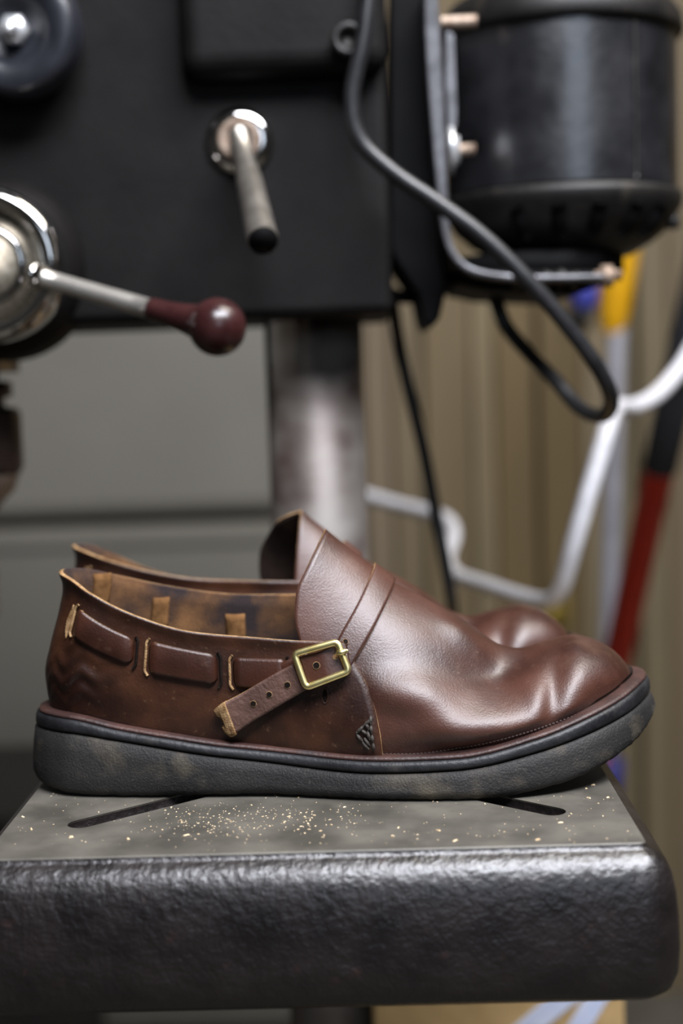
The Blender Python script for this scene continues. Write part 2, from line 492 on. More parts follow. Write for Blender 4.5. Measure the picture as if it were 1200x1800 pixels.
# belt guard bolted to the upper side of the head
gx0 = atY(312, 60, 0.945)[0]; gx1 = atY(680, 60, 0.945)[0]; gz = atY(480, 128, 0.945)[2]
mesh('belt_guard', *box(gx0, gx1, 0.945, HY + 0.01, gz, 1.49), M['head'], head, smooth=False, mods=[BEV(0.014, 5)])
c = atY(612, 70, 0.94)
mesh('guard_lug', *lathe([(0.006, 0), (0.006, -0.004), (0.0105, -0.005), (0.011, -0.002), (0.011, 0.012)], c, (0, 1, 0), 28), M['motor_end'], head)
# quill boss on the head around the feed shaft
c = atY(-25, 465, 0.94)
mesh('feed_boss', *lathe([(0.047, 0.0), (0.053, 0.006), (0.06, 0.03), (0.063, 0.05)], c, (0, 1, 0), 48), M['head'], head)

# chrome feed hub with handle
HC = atY(-28, 465, 0.885)
hub = mesh('feed_hub', *lathe([(0.0, 0.004), (0.020, 0.004), (0.0225, 0.002), (0.024, 0.004), (0.026, 0.006), (0.033, 0.006), (0.0345, 0.003), (0.0365, -0.002), (0.040, -0.0055), (0.044, -0.005), (0.0472, -0.001),
                               (0.0485, 0.006), (0.0485, 0.020), (0.046, 0.028), (0.034, 0.034), (0.03, 0.036), (0.03, 0.09)], HC, (0, 1, 0), 72), M['chrome'], press)
mesh('hub_face', *lathe([(0.0, 0.0035), (0.019, 0.0035), (0.0215, 0.0052), (0.0335, 0.0052), (0.0335, 0.007)], HC, (0, 1, 0), 72), M['brushed'], hub)
a, b = atY(70, 487, 0.878), atY(275, 546, 0.855)
mesh('handle_rod', *tube(np.linspace(a, b, 6), np.linspace(0.0054, 0.0060, 6), 24), material('satin_steel_rod', [(0.50, 0.47, 0.42), (0.60, 0.57, 0.52)], 0.36, metal=0.8, scale=80), hub)
d = (b - a) / np.linalg.norm(b - a)
mesh('rod_socket', *tube([a - d * 0.004, a + d * 0.0035], 0.0075, 20), M['chrome'], hub)
kb = atY(390, 577, 0.843)
L_ = np.linalg.norm(kb - b)
R_ = 0.0172
pr = [(0.0063, -0.002), (0.0069, 0.0), (0.0073, L_ * 0.25), (0.0085, L_ * 0.48)]
for t in np.linspace(-0.80, 0.98, 16):
    pr.append((R_ * sqrt(max(1 - t * t, 0)), L_ + R_ * t))
mesh('handle_knob', *lathe(pr, b - d * 0.003, tuple(kb - b), 40), M['knob'], hub)

# round depth knob at the upper left
c = atY(18, 48, 0.93)
kn = mesh('depth_knob', *lathe([(0.0, 0.010), (0.019, 0.010), (0.0215, 0.004), (0.024, 0.001), (0.036, 0.0), (0.0395, 0.002), (0.0420, 0.007), (0.0425, 0.016), (0.0425, 0.024), (0.04, 0.028), (0.03, 0.045)], c, (0.05, 1, 0.05), 64), M['plastic'], press)
mesh('center_bolt', *join([lathe([(0.0, -0.006), (0.004, -0.006), (0.0048, -0.004), (0.0048, 0.012)], c, (0.05, 1, 0.05), 24), lathe([(0.0085, 0.003), (0.0105, 0.006), (0.0105, 0.012)], c, (0.05, 1, 0.05), 6)]), M['zinc'], kn)

# lever with escutcheon on the side of the head
c = atY(421, 248, HY - 0.002)
lev = mesh('escutcheon', *lathe([(0.0095, 0.000), (0.0105, -0.004), (0.013, -0.0055), (0.0185, -0.0045), (0.0225, -0.001), (0.0235, 0.004)], c, (0, 1, 0), 48), M['chrome'], press)
mesh('collar_ring', *lathe([(0.010, -0.0065), (0.0125, -0.0085), (0.0145, -0.0065), (0.0148, -0.002)], c, (0, 1, 0), 40), M['rust'], lev)
a, b = atY(420, 238, 0.958), atY(462, 424, 0.842)
pth = [a + (b - a) * t for t in (0, 0.33, 0.36, 0.45, 0.98, 1.0)]
mesh('lever_rod', *tube(pth, [0.0068, 0.0068, 0.0074, 0.0084, 0.0096, 0.0092], 28), M['steel'], lev)
d = (b - a) / np.linalg.norm(b - a)
mesh('rod_end', *lathe([(0.0086, -0.001), (0.0084, 0.0006)], b, tuple(d), 28), M['black'], lev)

# spindle and chuck at the left edge
sc_ = atY(-32, 760, 1.06)
SX = sc_[0]
zz = lambda py: float(atY(-10, py, 1.06)[2])
mesh('quill', *lathe([(0.030, 0), (0.030, zz(600) - zz(655)), (0.028, 0.2)], (SX, CY, zz(655)), n=48), M['steel'], press)
ch = mesh('chuck', *lathe([(0.0, zz(832)), (0.027, zz(832)), (0.0295, zz(820)), (0.0295, zz(728)), (0.027, zz(718)), (0.018, zz(714)), (0.018, zz(700)), (0.024, zz(698)), (0.024, zz(672)), (0.014, zz(668)), (0.014, zz(640))], (SX, CY, 0), n=48),
          material('dark_bronze_chuck', [(0.05, 0.034, 0.03), (0.09, 0.06, 0.05)], 0.35, metal=0.5, scale=60), press)
mesh('chuck_nose', *lathe([(0.006, zz(905)), (0.012, zz(885)), (0.022, zz(862)), (0.026, zz(836)), (0.026, zz(825))], (SX, CY, 0), n=40), M['rust'], ch)
V = []
n_ = 60
bit = []
for k in range(n_):
    t = k / (n_ - 1)
    bit.append((SX, CY, zz(895) + (zz(1090) - zz(895)) * t))
bv, bf = tube(bit, [0.0055 + 0.0009 * sin(k * 1.1) if k < n_ - 2 else 0.001 for k in range(n_)], 16)
mesh('drill_bit', bv, bf, M['steel'], ch)

# motor with its hanging plate
MX = atY(985, 200, 1.06)[0]; MR = 0.0835; MY = 1.065
mz = lambda py: float(atY(985, py, MY - MR)[2])
motor = mesh('motor', *lathe([(MR - 0.002, mz(322)), (MR - 0.0003, mz(320)), (MR, mz(317)), (MR, mz(314)), (MR, mz(170)), (MR, mz(30)), (MR, mz(26)), (MR - 0.002, mz(20))], (MX, MY, 0), n=96), M['motor'], press)
mesh('end_cover', *lathe([(MR - 0.006, mz(30)), (MR + 0.004, mz(26)), (MR + 0.0055, mz(18)), (MR + 0.004, mz(-10)), (MR - 0.004, mz(-40)), (MR - 0.03, mz(-80)), (0.02, mz(-95))], (MX, MY, 0), n=96), M['motor_end'], motor)
mesh('end_bell', *lathe([(0.030, mz(445)), (0.050, mz(436)), (0.066, mz(412)), (0.078, mz(385)), (MR + 0.0025, mz(350)), (MR + 0.004, mz(334)), (MR + 0.003, mz(322)), (MR - 0.004, mz(318))], (MX, MY, 0), n=96), M['motor_end'], motor)
for px in (905, 975, 1045, 1112, 1160):
    ang = math.asin(max(-0.97, min(0.97, (atY(px, 380, MY - 0.06)[0] - MX) / 0.083)))
    rdir = np.array([sin(ang), -cos(ang), 0])
    P = [np.array([MX, MY, 0]) + rdir * r + np.array([0, 0, mz(py)]) for r, py in ((0.0845, 356), (0.081, 374), (0.0745, 394), (0.0675, 408))]
    mesh('vent_slot', *tube(P, [0.004, 0.006, 0.006, 0.004], 12), M['black'], motor)
sm = atY(1118, 200, 0.99)
ang = math.asin((sm[0] - MX) / MR)
rd = np.array([sin(ang), -cos(ang), 0])
mesh('case_seam', *tube([np.array([MX, MY, mz(y)]) + rd * (MR + 0.0002) for y in np.linspace(30, 314, 30)], 0.0016, 8), M['motor_end'], motor)
c = atY(1180, 388, MY - 0.02)
mesh('through_bolt', *lathe([(0.004, -0.006), (0.006, -0.005), (0.006, 0.004)], c, (0, 0, 1), 6), M['motor_end'], motor)

# formed plate carrying the motor, seen edge-on
pl = [(757, -30, 24), (760, 60, 26), (768, 200, 26), (776, 320, 24), (783, 400, 21), (793, 438, 17), (812, 464, 13), (840, 478, 11), (890, 486, 10), (960, 488, 10), (1062, 486, 10)]
cen = catmull([atY(x, y, 0.965)[[0, 2]] for x, y, w in pl], 60)
w_ = np.interp(np.linspace(0, 1, 60), np.linspace(0, 1, len(pl)), [w for _, _, w in pl]) * 0.965 / FPX / 2
tg = np.gradient(cen, axis=0); tg /= np.linalg.norm(tg, axis=1)[:, None]
nn = np.stack([-tg[:, 1], tg[:, 0]], 1)
poly = np.concatenate([cen + nn * w_[:, None], (cen - nn * w_[:, None])[::-1]])
V = np.concatenate([np.stack([poly[:, 0], np.full(120, y), poly[:, 1]], 1) for y in (0.965, 1.16)])
F = []
for i in range(59):
    F.append((i, i + 1, 118 - i, 119 - i)); F.append((120 + 119 - i, 120 + 118 - i, 120 + i + 1, 120 + i))
F += [(i, i + 120, (i + 1) % 120 + 120, (i + 1) % 120) for i in range(120)]
plate = mesh('motor_plate', V, F, M['plate'], press, smooth=False, mods=[BEV(0.0015, 2)])
P = [atY(x, y, 0.985)[[0, 2]] for x, y in ((784, 55), (797, 62), (802, 200), (800, 226), (788, 226), (783, 150))]
mesh('backing_strip', *prism([tuple(p) for p in P], 0.982, 1.10), M['plate'], plate, smooth=False)
c = atY(788, 265, 0.985)
mesh('washer', *lathe([(0.016, 0), (0.016, 0.0035), (0.010, 0.0038), (0.010, 0.007)], c, (1, 0, 0), 32), M['zinc'], plate)
mesh('stud', *tube([c, c + np.array([0.018, 0, 0.0002])], 0.0042, 14), M['rust'], plate)
c = atY(775, 40, 0.985)
th = [c + np.array([t * 0.024, 0, 0]) for t in np.linspace(0, 1, 24)]
mesh('threaded_stud', *tube(th, [0.0042 + 0.0005 * (k % 2) for k in range(24)], 14), M['rust'], plate)
# bracket tying the plate to the head
P = [atY(x, y, 1.0)[[0, 2]] for x, y in ((684, -40), (760, -40), (765, 200), (778, 430), (786, 500), (772, 560), (757, 578), (742, 566), (733, 520), (700, 470), (684, 440))]
mesh('motor_bracket', *prism([tuple(p) for p in P], 0.995, 1.13), M['black'], press, smooth=False, mods=[BEV(0.003, 2)])
P = [atY(x, y, 1.02)[[0, 2]] for x, y in ((676, 508), (740, 512), (740, 532), (676, 530))]
mesh('link_bar', *prism([tuple(p) for p in P], 1.02, 1.04), M['black'], press, smooth=False)
P = [atY(x, y, 0.99)[[0, 2]] for x, y in ((800, 474), (1050, 474), (1062, 480), (1062, 498), (1010, 518), (860, 512), (800, 500))]
mb = mesh('motor_foot', *prism([tuple(p) for p in P], 0.99, 1.14), M['black'], press, smooth=False, mods=[BEV(0.004, 2)])
mesh('motor_boss', *lathe([(0.062, mz(482)), (0.066, mz(470)), (0.066, mz(436)), (0.05, mz(430))], (MX - 0.022, MY, 0), n=48), M['black'], motor)
c = atY(1045, 486, 0.982)
mesh('foot_bolt', *join([tube([c, c + np.array([0.018, 0, 0.0005])], 0.0038, 12), lathe([(0.0075, -0.004), (0.0075, 0.004)], c + np.array([0.008, 0, 0]), (1, 0, 0), 6)]), M['rust'], mb)
P = [atY(x, y, 0.984) for x, y in ((895, 486), (930, 496), (975, 488), (1020, 494))]
mesh('rusty_clamp', *tube(catmull(P, 16), [0.003 + 0.0018 * (k % 3) for k in range(16)], 10), M['motor_end'], mb)

# ---------------------------------------------------------------- cords
def cord(name, pts, r, mat, label, n=140):
    P = catmull([atY(*p) for p in pts], n)
    return tag(mesh(name, *tube(P, r, 14), mat), label, 'cord')


cord('power_cord', [(656, -130, 0.960), (652, -70, 0.938), (640, 60, 0.932), (618, 170, 0.932), (632, 245, 0.932), (690, 303, 0.932), (770, 358, 0.932), (850, 418, 0.932), (930, 495, 0.932), (1000, 577, 0.935), (1050, 645, 0.94),
                    (1074, 700, 0.955), (1060, 730, 0.98), (1020, 718, 1.01), (975, 668, 1.03), (930, 622, 1.05), (890, 575, 1.06), (872, 530, 1.06), (866, 505, 1.06)], 0.0054, M['cord'],
     'black rubber power cord looping in front of the motor plate')
cord('lead_cord', [(688, 505, 1.17), (695, 570, 1.17), (715, 670, 1.17), (742, 780, 1.17), (765, 900, 1.17), (784, 1000, 1.17), (796, 1080, 1.19), (806, 1200, 1.30), (812, 1350, 1.45), (815, 1700, 1.50), (815, 2100, 1.50), (815, 2430, 1.50)], 0.0052, M['cord'],
     'thin black cord hanging straight down right of the steel column')
cord('extension_cord', [(560, 2600, 1.84), (558, 1900, 1.84), (556, 1300, 1.84), (556, 1000, 1.82), (566, 880, 1.78), (600, 862, 1.75), (645, 872, 1.72), (700, 888, 1.66), (748, 900, 1.6), (786, 914, 1.55), (797, 942, 1.5), (786, 980, 1.46), (802, 1010, 1.42), (860, 1031, 1.36), (925, 1052, 1.3), (962, 1057, 1.26),
                        (985, 1036, 1.24), (1010, 950, 1.22), (1040, 845, 1.22), (1070, 745, 1.24), (1084, 716, 1.30), (1108, 716, 1.36), (1142, 702, 1.42), (1175, 672, 1.48), (1215, 615, 1.54), (1270, 500, 1.6), (1320, 300, 1.75), (1345, 0, 2.0), (1350, -250, 2.3)], 0.0078, M['white_cord'],
     'thick white extension cord draped behind the shoes', 420)

# ---------------------------------------------------------------- tools and boxes behind
b0, b1 = atY(1085, 560, 1.95), atY(1068, 1150, 1.95)
d = (b1 - b0) / np.linalg.norm(b1 - b0)
foot = b0 + d * (b0[2] / -d[2])
bro = root('cleaning_pole', (foot[0], foot[1], 0.0), 'pale grey pole with a yellow plastic grip standing behind the motor', 'pole')
mesh('pole', *tube([b0 - d * 0.1, b0, (b0 + foot) / 2, foot], 0.0128, 20), M['pole'], bro)
sv = b0 + d * ((b0[2] - float(atY(1060, 1365, 1.95)[2])) / -d[2])
mesh('blue_sleeve', *tube([sv - d * 0.03, sv - d * 0.026, sv + d * 0.026, sv + d * 0.03], [0.014, 0.026, 0.026, 0.014], 24), material('dark_blue_sleeve', [(0.014, 0.016, 0.12), (0.018, 0.022, 0.16)], 0.5), bro)
g0, g1 = atY(1098, 330, 1.93), atY(1076, 583, 1.95)
mesh('grip', *tube([g0 + (g1 - g0) * t for t in (-0.3, 0, 0.3, 0.55, 0.9, 0.97, 1.0)], [0.029, 0.029, 0.0275, 0.0255, 0.0205, 0.017, 0.013], 24), M['yellow'], bro)
a, b = atY(1186, 700, 1.62), atY(1086, 1150, 1.80)
d = (b - a) / np.linalg.norm(b - a)
ft = a + d * (a[2] / -d[2])
jn = a + (b - a) * ((812 - 700) / 450.0)
rp = root('tool_handle', (ft[0], ft[1], 0.0), 'slanting red pole with a black foam grip beside the wall', 'tool handle')
mesh('pole', *tube([jn, (jn + ft) / 2, ft], 0.0185, 22), M['red'], rp)
mesh('foam_grip', *tube([a - d * 0.35, a - d * 0.34, a, jn, jn + d * 0.003], [0.016, 0.0205, 0.0205, 0.0205, 0.018], 22), M['grip'], rp)
c = atY(1028, 522, WY - 0.05)
cl = root('wall_clip', (c[0], WY - 0.03, c[2]), 'small blue plastic clip with a dark lower jaw on the wall below the motor', 'clip')
mesh('clip_body', *lathe([(0.012, -0.02), (0.021, -0.017), (0.023, 0.0), (0.021, 0.03), (0.012, 0.034)], (c[0], WY - 0.05, c[2]), n=24), M['blue'], cl)
mesh('clip_jaw', *lathe([(0.010, -0.04), (0.019, -0.036), (0.021, -0.017), (0.012, -0.016)], (c[0] - 0.006, WY - 0.05, c[2]), n=24), M['grip'], cl)
c = atY(976, 1068, WY - 0.03)
mesh_latch = root('wall_latch', (c[0], WY - 0.02, c[2]), 'small dull brass latch on the board wall, near the white cord bend', 'latch')
br_d = material('dull_brass', [(0.20, 0.14, 0.02), (0.28, 0.20, 0.04)], 0.4, metal=0.6, scale=60)
mesh('latch_plate', *box(c[0] - 0.028, c[0] + 0.022, WY - 0.04, WY - 0.02, c[2] - 0.03, c[2] + 0.022), br_d, mesh_latch, smooth=False, mods=[BEV(0.004)])
mesh('latch_knob', *lathe([(0.006, 0.02), (0.010, 0.012), (0.017, 0.004), (0.016, -0.008), (0.008, -0.013)], (c[0] - 0.01, WY - 0.05, c[2] - 0.008), (0, 1, 0), 24), br_d, mesh_latch)

# cardboard box under the table on the right, with strips of tape
cx0, cx1 = atY(655, 1790, 1.0)[0], atY(1098, 1790, 1.0)[0]
bz = float(atY(900, 1764, 1.0)[2])
cb = root('cardboard_box', ((cx0 + cx1) / 2, 1.2, 0.0), 'tall brown cardboard box with pale blue tape under the table', 'box')
mesh('box_body', *box(cx0, cx1, 1.0, 1.0 + 0.4, 0.0, 0.70), M['card'], cb, smooth=False, mods=[BEV(0.003, 2)])
mesh('box_flap', *prism([(cx0, 0.70), (cx1, 0.70), (cx1, 0.704), (cx0, 0.704)], 1.0, 1.39), M['card'], cb, smooth=False)
for (xa, xb_, w) in ((925, 985, 30), (1015, 1045, 22)):
    p0, p1 = atY(xa, 1810, 0.9985), atY(xb_, 1760, 0.9985)
    sl_ = (p1 - p0) / (p1[2] - p0[2])
    p0, p1 = p0 + sl_ * (0.600 - p0[2]), p0 + sl_ * (0.656 - p0[2])
    dd = np.array([w / FPX, 0, 0])
    q = np.array([p0 - dd, p0 + dd, p1 + dd, p1 - dd])
    V = np.concatenate([q, q + np.array([0, 0.0015, 0])])
    mesh('tape_strip', V, [(0, 1, 2, 3), (7, 6, 5, 4), (0, 4, 5, 1), (1, 5, 6, 2), (2, 6, 7, 3), (3, 7, 4, 0)], M['tape'], cb, smooth=False)

tz = float(atY(20, 1425, 1.9)[2])  # tote added to make the lower left corner dark
tx1 = atY(110, 1425, 1.9)[0]
tt = root('added_dark_tote', (tx1 - 0.25, 2.05, 0.0), 'black tote added to darken the floor corner before the grey door', 'tote')
mesh('added_tote_body', *prism([(tx1 - 0.5, 0.0), (tx1 - 0.03, 0.0), (tx1, tz - 0.03), (tx1 - 0.53, tz - 0.03)], 1.9, 2.25), M['tote'], tt, smooth=False, mods=[BEV(0.01)])
mesh('added_tote_lid', *box(tx1 - 0.545, tx1 + 0.012, 1.885, 2.265, tz - 0.03, tz), M['tote'], tt, smooth=False, mods=[BEV(0.008)])

# ---------------------------------------------------------------- the shoes
ORG = np.array([0.0, 0.709, TZ])          # near shoe: heel towards -x, toe towards +x, outer side towards the camera
OUT = catmull([(-.1745, 0), (-.171, -.0145), (-.160, -.0255), (-.145, -.0315), (-.10, -.037), (-.05, -.0405), (-.005, -.051), (.035, -.0548), (.07, -.0525), (.10, -.0435), (.122, -.0275), (.1355, -.008), (.1395, .008),
               (.136, .024), (.122, .0385), (.095, .0495), (.06, .0540), (.02, .0510), (-.02, .043), (-.06, .0375), (-.10, .037), (-.14, .033), (-.16, .0255), (-.171, .0135)], 320, closed=True)
tn = np.roll(OUT, -1, 0) - np.roll(OUT, 1, 0)
tn /= np.linalg.norm(tn, axis=1)[:, None]
ONRM = np.stack([tn[:, 1], -tn[:, 0]], 1)
if ((OUT + ONRM * 0.001)[:, 1].min() > OUT[:, 1].min()): ONRM = -ONRM


def outline(off):
    return OUT + ONRM * off


ztop = lambda x: pchip(x, [-.1745, -.1523, -.1287, -.1, -.0729, -.0046, .0356, .0762, .1048, .1206, .1339, .1395], [.0385, .0378, .0330, .0280, .0237, .0184, .0194, .0272, .0353, .0397, .0438, .0448])
zgrv = lambda x: pchip(x, [-.1745, -.1527, -.1289, -.0731, -.0048, .0355, .0761, .1047, .1205, .1395], [.0312, .0308, .0275, .0185, .0125, .0138, .0208, .0278, .0318, .0370])
zbot = lambda x: pchip(x, [-.1765, -.166, -.145, -.12, -.06, -.03, .05, .062, .0895, .1074, .1273, .1415], [.0062, .0025, .0003, 0, .0006, .0003, 0, .0008, .0055, .0105, .0185, .028])
zt = lambda x: pchip(x, [-.18, -.1, -.06, -.0228, -.0046, .0093, .0291, .0489, .0631, .0760, .0900, .0990, .1100, .1180, .1238, .1275, .1300], [.20, .20, .168, .1240, .1085, .0965, .0850, .0728, .0655, .0632, .0645, .0652, .0628, .0585, .0535, .0485, .0432])
zb = lambda x: ztop(x) + 0.0015
INS = OUT + ONRM * -(0.0060 + 0.0034 * sstep(0.06, 0.125, OUT[:, 0]))[:, None]
i0, i1 = int(np.argmin(INS[:, 0])), int(np.argmax(INS[:, 0]))
XB, XE = INS[i0, 0], INS[i1, 0]
seq = np.roll(INS, -i0, 0)
k1 = int(np.argmax(seq[:, 0]))
ch1, ch2 = seq[:k1 + 1], np.concatenate([seq[k1:], seq[:1]])[::-1]
if ch1[:, 1].mean() > ch2[:, 1].mean(): ch1, ch2 = ch2, ch1


def mono(c):
    return np.maximum.accumulate(c[:, 0]) + np.arange(len(c)) * 1e-9, c[:, 1]


LX, LY = mono(ch1)
MXx, MYy = mono(ch2)
ylat = lambda x: np.interp(x, LX, LY)
ymed = lambda x: np.interp(x, MXx, MYy)
yc = lambda x: pchip(x, [XB, -.06, .0, .06, .1, XE], [seq[0, 1], .002, .004, .006, .007, seq[k1, 1]])
pa = lambda x: np.interp(x, [-.17, -.05, -.02, .03, .07, .10, .13], [2.2, 1.9, 1.75, 1.75, 1.9, 2.3, 2.4])
pb = lambda x: np.interp(x, [-.17, -.05, -.02, .03, .07, .10, .13], [1.8, 1.7, 1.65, 1.65, 1.8, 2.1, 2.2])


def shift(x, z):
    return pchip(z, [.03, .040, .046, .057, .071, .091, .1, .110], [.002, .0025, .0015, .0008, .0040, .0100, .0118, .0115]) * (1 - sstep(-.17, -.075, x))


def last(x, phi, side):
    """point of the shoe's form: x along, phi 0 (welt) .. 1 (ridge), side -1 outer / +1 inner"""
    H = zt(x) - zb(x)
    a, b = pa(x), pb(x)
    s = np.sin(pi / 2 * phi); c = np.cos(pi / 2 * phi)
    ze = np.clip(s, 0, 1) ** (2 / a)
    g = np.clip(c, 0, 1) ** (2 / b)
    g = g * (1 - 0.06 * np.clip(1 - ze / 0.22, 0, 1) ** 2)
    z = zb(x) + H * ze
    w = np.where(side < 0, ylat(x), ymed(x))
    y = yc(x) + (w - yc(x)) * g
    return np.stack(np.broadcast_arrays(x + shift(x, z), y, z), -1)


def last_z(x, z, side):
    H = zt(x) - zb(x)
    ze = np.clip((z - zb(x)) / H, 0, 0.9999)
    phi = np.arcsin(ze ** (pa(x) / 2)) * 2 / pi
    return last(x, phi, side)


# dents and bulges pressed into the vamp, (pixel x, y, sigma x, sigma y, angle, depth in metres)
DENTS = [(868, 1185, 56, 34, 16, -0.0068), (905, 1155, 42, 30, 0, -0.0022), (842, 1274, 82, 20, -6, 0.0036), (938, 1212, 24, 38, -30, 0.0032), (700, 1222, 46, 26, 14, 0.0036), (770, 1240, 46, 26, 40, 0.0030),
         (970, 1238, 13, 52, 6, -0.0024), (1004, 1235, 20, 55, 5, 0.0013), (1052, 1185, 38, 40, 0, 0.0014), (1080, 1225, 24, 14, -30, -0.0010),
         (700, 1120, 40, 50, 0, 0.0016), (812, 1112, 34, 12, 32, 0.0020), (1040, 1240, 14, 30, 30, -0.0008)]


def dents(P, side):
    Q = P.copy(); Q[..., 1] = np.where(side > 0, 2 * yc(P[..., 0]) - P[..., 1], P[..., 1])
    px, py = project(Q + ORG)
    d = np.zeros(px.shape)
    for cx, cy, sx, sy, an, h in DENTS:
        t = radians(an)
        u = (px - cx) * cos(t) + (py - cy) * sin(t); v = -(px - cx) * sin(t) + (py - cy) * cos(t)
        d += h * np.exp(-0.5 * ((u / sx) ** 2 + (v / sy) ** 2))
    fade = sstep(0.0, 0.008, P[..., 2] - zb(P[..., 0])) * sstep(-.02, .0, P[..., 0])
    d *= fade * 1.35
    cen_ = np.stack([P[..., 0], yc(P[..., 0]), zb(P[..., 0]) + 0.25 * (zt(P[..., 0]) - zb(P[..., 0]))], -1)
    n = P - cen_
    n /= np.maximum(np.linalg.norm(n, axis=-1, keepdims=True), 1e-6)
    return P + n * d[..., None]


PARTS = []          # (name, parent name, verts, faces, materials, material index, smooth, modifiers, kind, label)


def part(name, V, F, mats, under=None, mi=None, smooth=True, mods=(), kind=None, label=None):
    PARTS.append([name, under, np.asarray(V, float).reshape(-1, 3), F, mats, mi, smooth, mods, kind, label])


NO = len(OUT)


def sole_rows(rows, cap_top=None, cap_bot=None):
    V = []
    for off, zf in rows:
        P = outline(off)
        V.append(np.column_stack([P, zf(OUT[:, 0])]))
    nr = len(rows)
    V = np.concatenate(V)
    F = []
    for r in range(nr - 1):
        for i in range(NO):
            j = (i + 1) % NO
            F.append((r * NO + i, r * NO + j, (r + 1) * NO + j, (r + 1) * NO + i))
    # the orientation depends on the outline's turn; rows run from top to bottom
    A = 0.5 * np.sum(OUT[:, 0] * np.roll(OUT[:, 1], -1) - np.roll(OUT[:, 0], -1) * OUT[:, 1])
    if A > 0: F = [f[::-1] for f in F]
    up = tuple(range(NO)) if A > 0 else tuple(range(NO))[::-1]
    F.append(up); F.append(tuple(i + (nr - 1) * NO for i in up[::-1]))
    return V, F


jag = 0.0006 * RNG.rand(NO)
part('outsole', *sole_rows([(-.0045, lambda x: zgrv(x) + .0004), (-.0016, lambda x: zgrv(x)), (-.0004, lambda x: zgrv(x) - .0010), (.0006, lambda x: zgrv(x) * .7 + zbot(x) * .3),
                            (.0014, lambda x: zgrv(x) * .4 + zbot(x) * .6), (.0016, lambda x: zbot(x) + .0042), (.0008, lambda x: zbot(x) + .0018 + jag), (-.0010, lambda x: zbot(x) + .0004 + jag), (-.005, lambda x: zbot(x) + 0.0)]), M['sole'])
part('midsole', *sole_rows([(-.0060, ztop), (-.0030, ztop), (-.0018, lambda x: ztop(x) - .0006), (-.0012, lambda x: ztop(x) - .002), (-.0009, lambda x: zgrv(x) + .0022), (-.0014, lambda x: zgrv(x) + .0010),
                            (-.0045, lambda x: zgrv(x) + .0005)]), M['midsole'])
part('welt', *sole_rows([(-.0085, lambda x: ztop(x) + .0021), (-.0045, lambda x: ztop(x) + .0021), (-.0032, lambda x: ztop(x) + .0015), (-.0028, lambda x: ztop(x) + .0006), (-.0036, lambda x: ztop(x) - .0003)]), M['welt'])
ins_ = np.column_stack([outline(-.0095), ztop(OUT[:, 0]) + 0.0035])
A = 0.5 * np.sum(OUT[:, 0] * np.roll(OUT[:, 1], -1) - np.roll(OUT[:, 0], -1) * OUT[:, 1])
part('insole', np.concatenate([ins_, ins_ - np.array([0, 0, .002])]), [tuple(range(NO)) if A > 0 else tuple(range(NO))[::-1]] + [(i, (i + 1) % NO, (i + 1) % NO + NO, i + NO) for i in range(NO)], M['tongue_in'])

# vamp with tongue: from the tongue's rear edge to the toe
NU, NV = 170, 141
XT = lambda z: pchip(z, [.02, .04, .06, .0738, .0852, .0965, .1103, .118, .1245], [-.020, -.025, -.032, -.0368, -.0390, -.0380, -.0315, -.0272, -.0235])
XTM = lambda z: pchip(z, [.02, .04, .06, .08, .10, .1245], [-.020, -.024, -.027, -.028, -.0265, -.0235])
v = np.linspace(-1, 1, NV)
side = np.where(v < 0, -1, 1)
phi = 1 - np.abs(v)
x0 = np.full(NV, -.03)
for _ in range(40):
    zz0 = last(x0, phi, side)[:, 2]
    x0 = 0.5 * x0 + 0.5 * np.where(v <= 0, XT(zz0), XTM(zz0))
u = np.linspace(0, 1, NU)
fu = np.sin(u * pi / 2)
fu = 0.55 * u + 0.45 * fu
fu = 1 - (1 - fu) ** 1.5
Xg = x0[None, :] + (XE - x0[None, :]) * fu[:, None]
VP = last(Xg, np.broadcast_to(phi, Xg.shape), np.broadcast_to(side, Xg.shape))
VP = dents(VP, np.broadcast_to(side, Xg.shape))
# tongue tip lifts a little away from the instep
part('vamp', VP, grid_faces(NU, NV, flip=False), [M['leather'], M['tongue_in'], M['raw']], mods=[('SOLIDIFY', dict(thickness=0.0019, offset=-1.0, material_offset=1, material_offset_rim=2, use_even_offset=False))])
VAMP_F = grid_faces(NU, NV)

# quarter: the heel part, from seam to seam around the heel
XF = .006
XQ = lambda z: pchip(z, [.016, .028, .04, .05, .06, .068, .0735, .09], [.0020, .0012, -.0008, -.0035, -.0085, -.0135, -.0185, -.026])
ZTL = lambda x: pchip(x, [-.17, -.161, -.150, -.119, -.089, -.058, -.0373, 0.0], [.1085, .1057, .0997, .0877, .0799, .0763, .0743, .0725])
ZTM = lambda x: pchip(x, [-.17, -.161, -.145, -.112, -.0767, -.0425, 0.0], [.1085, .1066, .1020, .0945, .0893, .0872, .0850])


def qpt(s, z, off=0.0):
    """point on the quarter: s -1 outer seam .. 0 heel .. +1 inner seam, at height z, pushed out by off"""
    s = np.asarray(s, float); z = np.asarray(z, float)

    def P(s, z):
        x = XB + (XF - XB) * s * s
        return last_z(x, np.minimum(z, zt(x) - 1e-4), np.where(s < 0, -1, 1))
    p = P(s, z)
    e = 1e-3
    du = P(s + e, z) - P(s - e, z)
    dz = P(s, z + 3e-4) - P(s, z - 3e-4)
    n = -np.cross(du, dz)
    n /= np.maximum(np.linalg.norm(n, axis=-1, keepdims=True), 1e-9)
    x = p[..., 0]
    base = 0.0024 * sstep(-.075, -.04, x)
    return p + n * (np.asarray(off) + base)[..., None]


def s_of(x, side):
    return side * np.sqrt(np.clip((np.asarray(x) - XB) / (XF - XB), 0, 1.2))


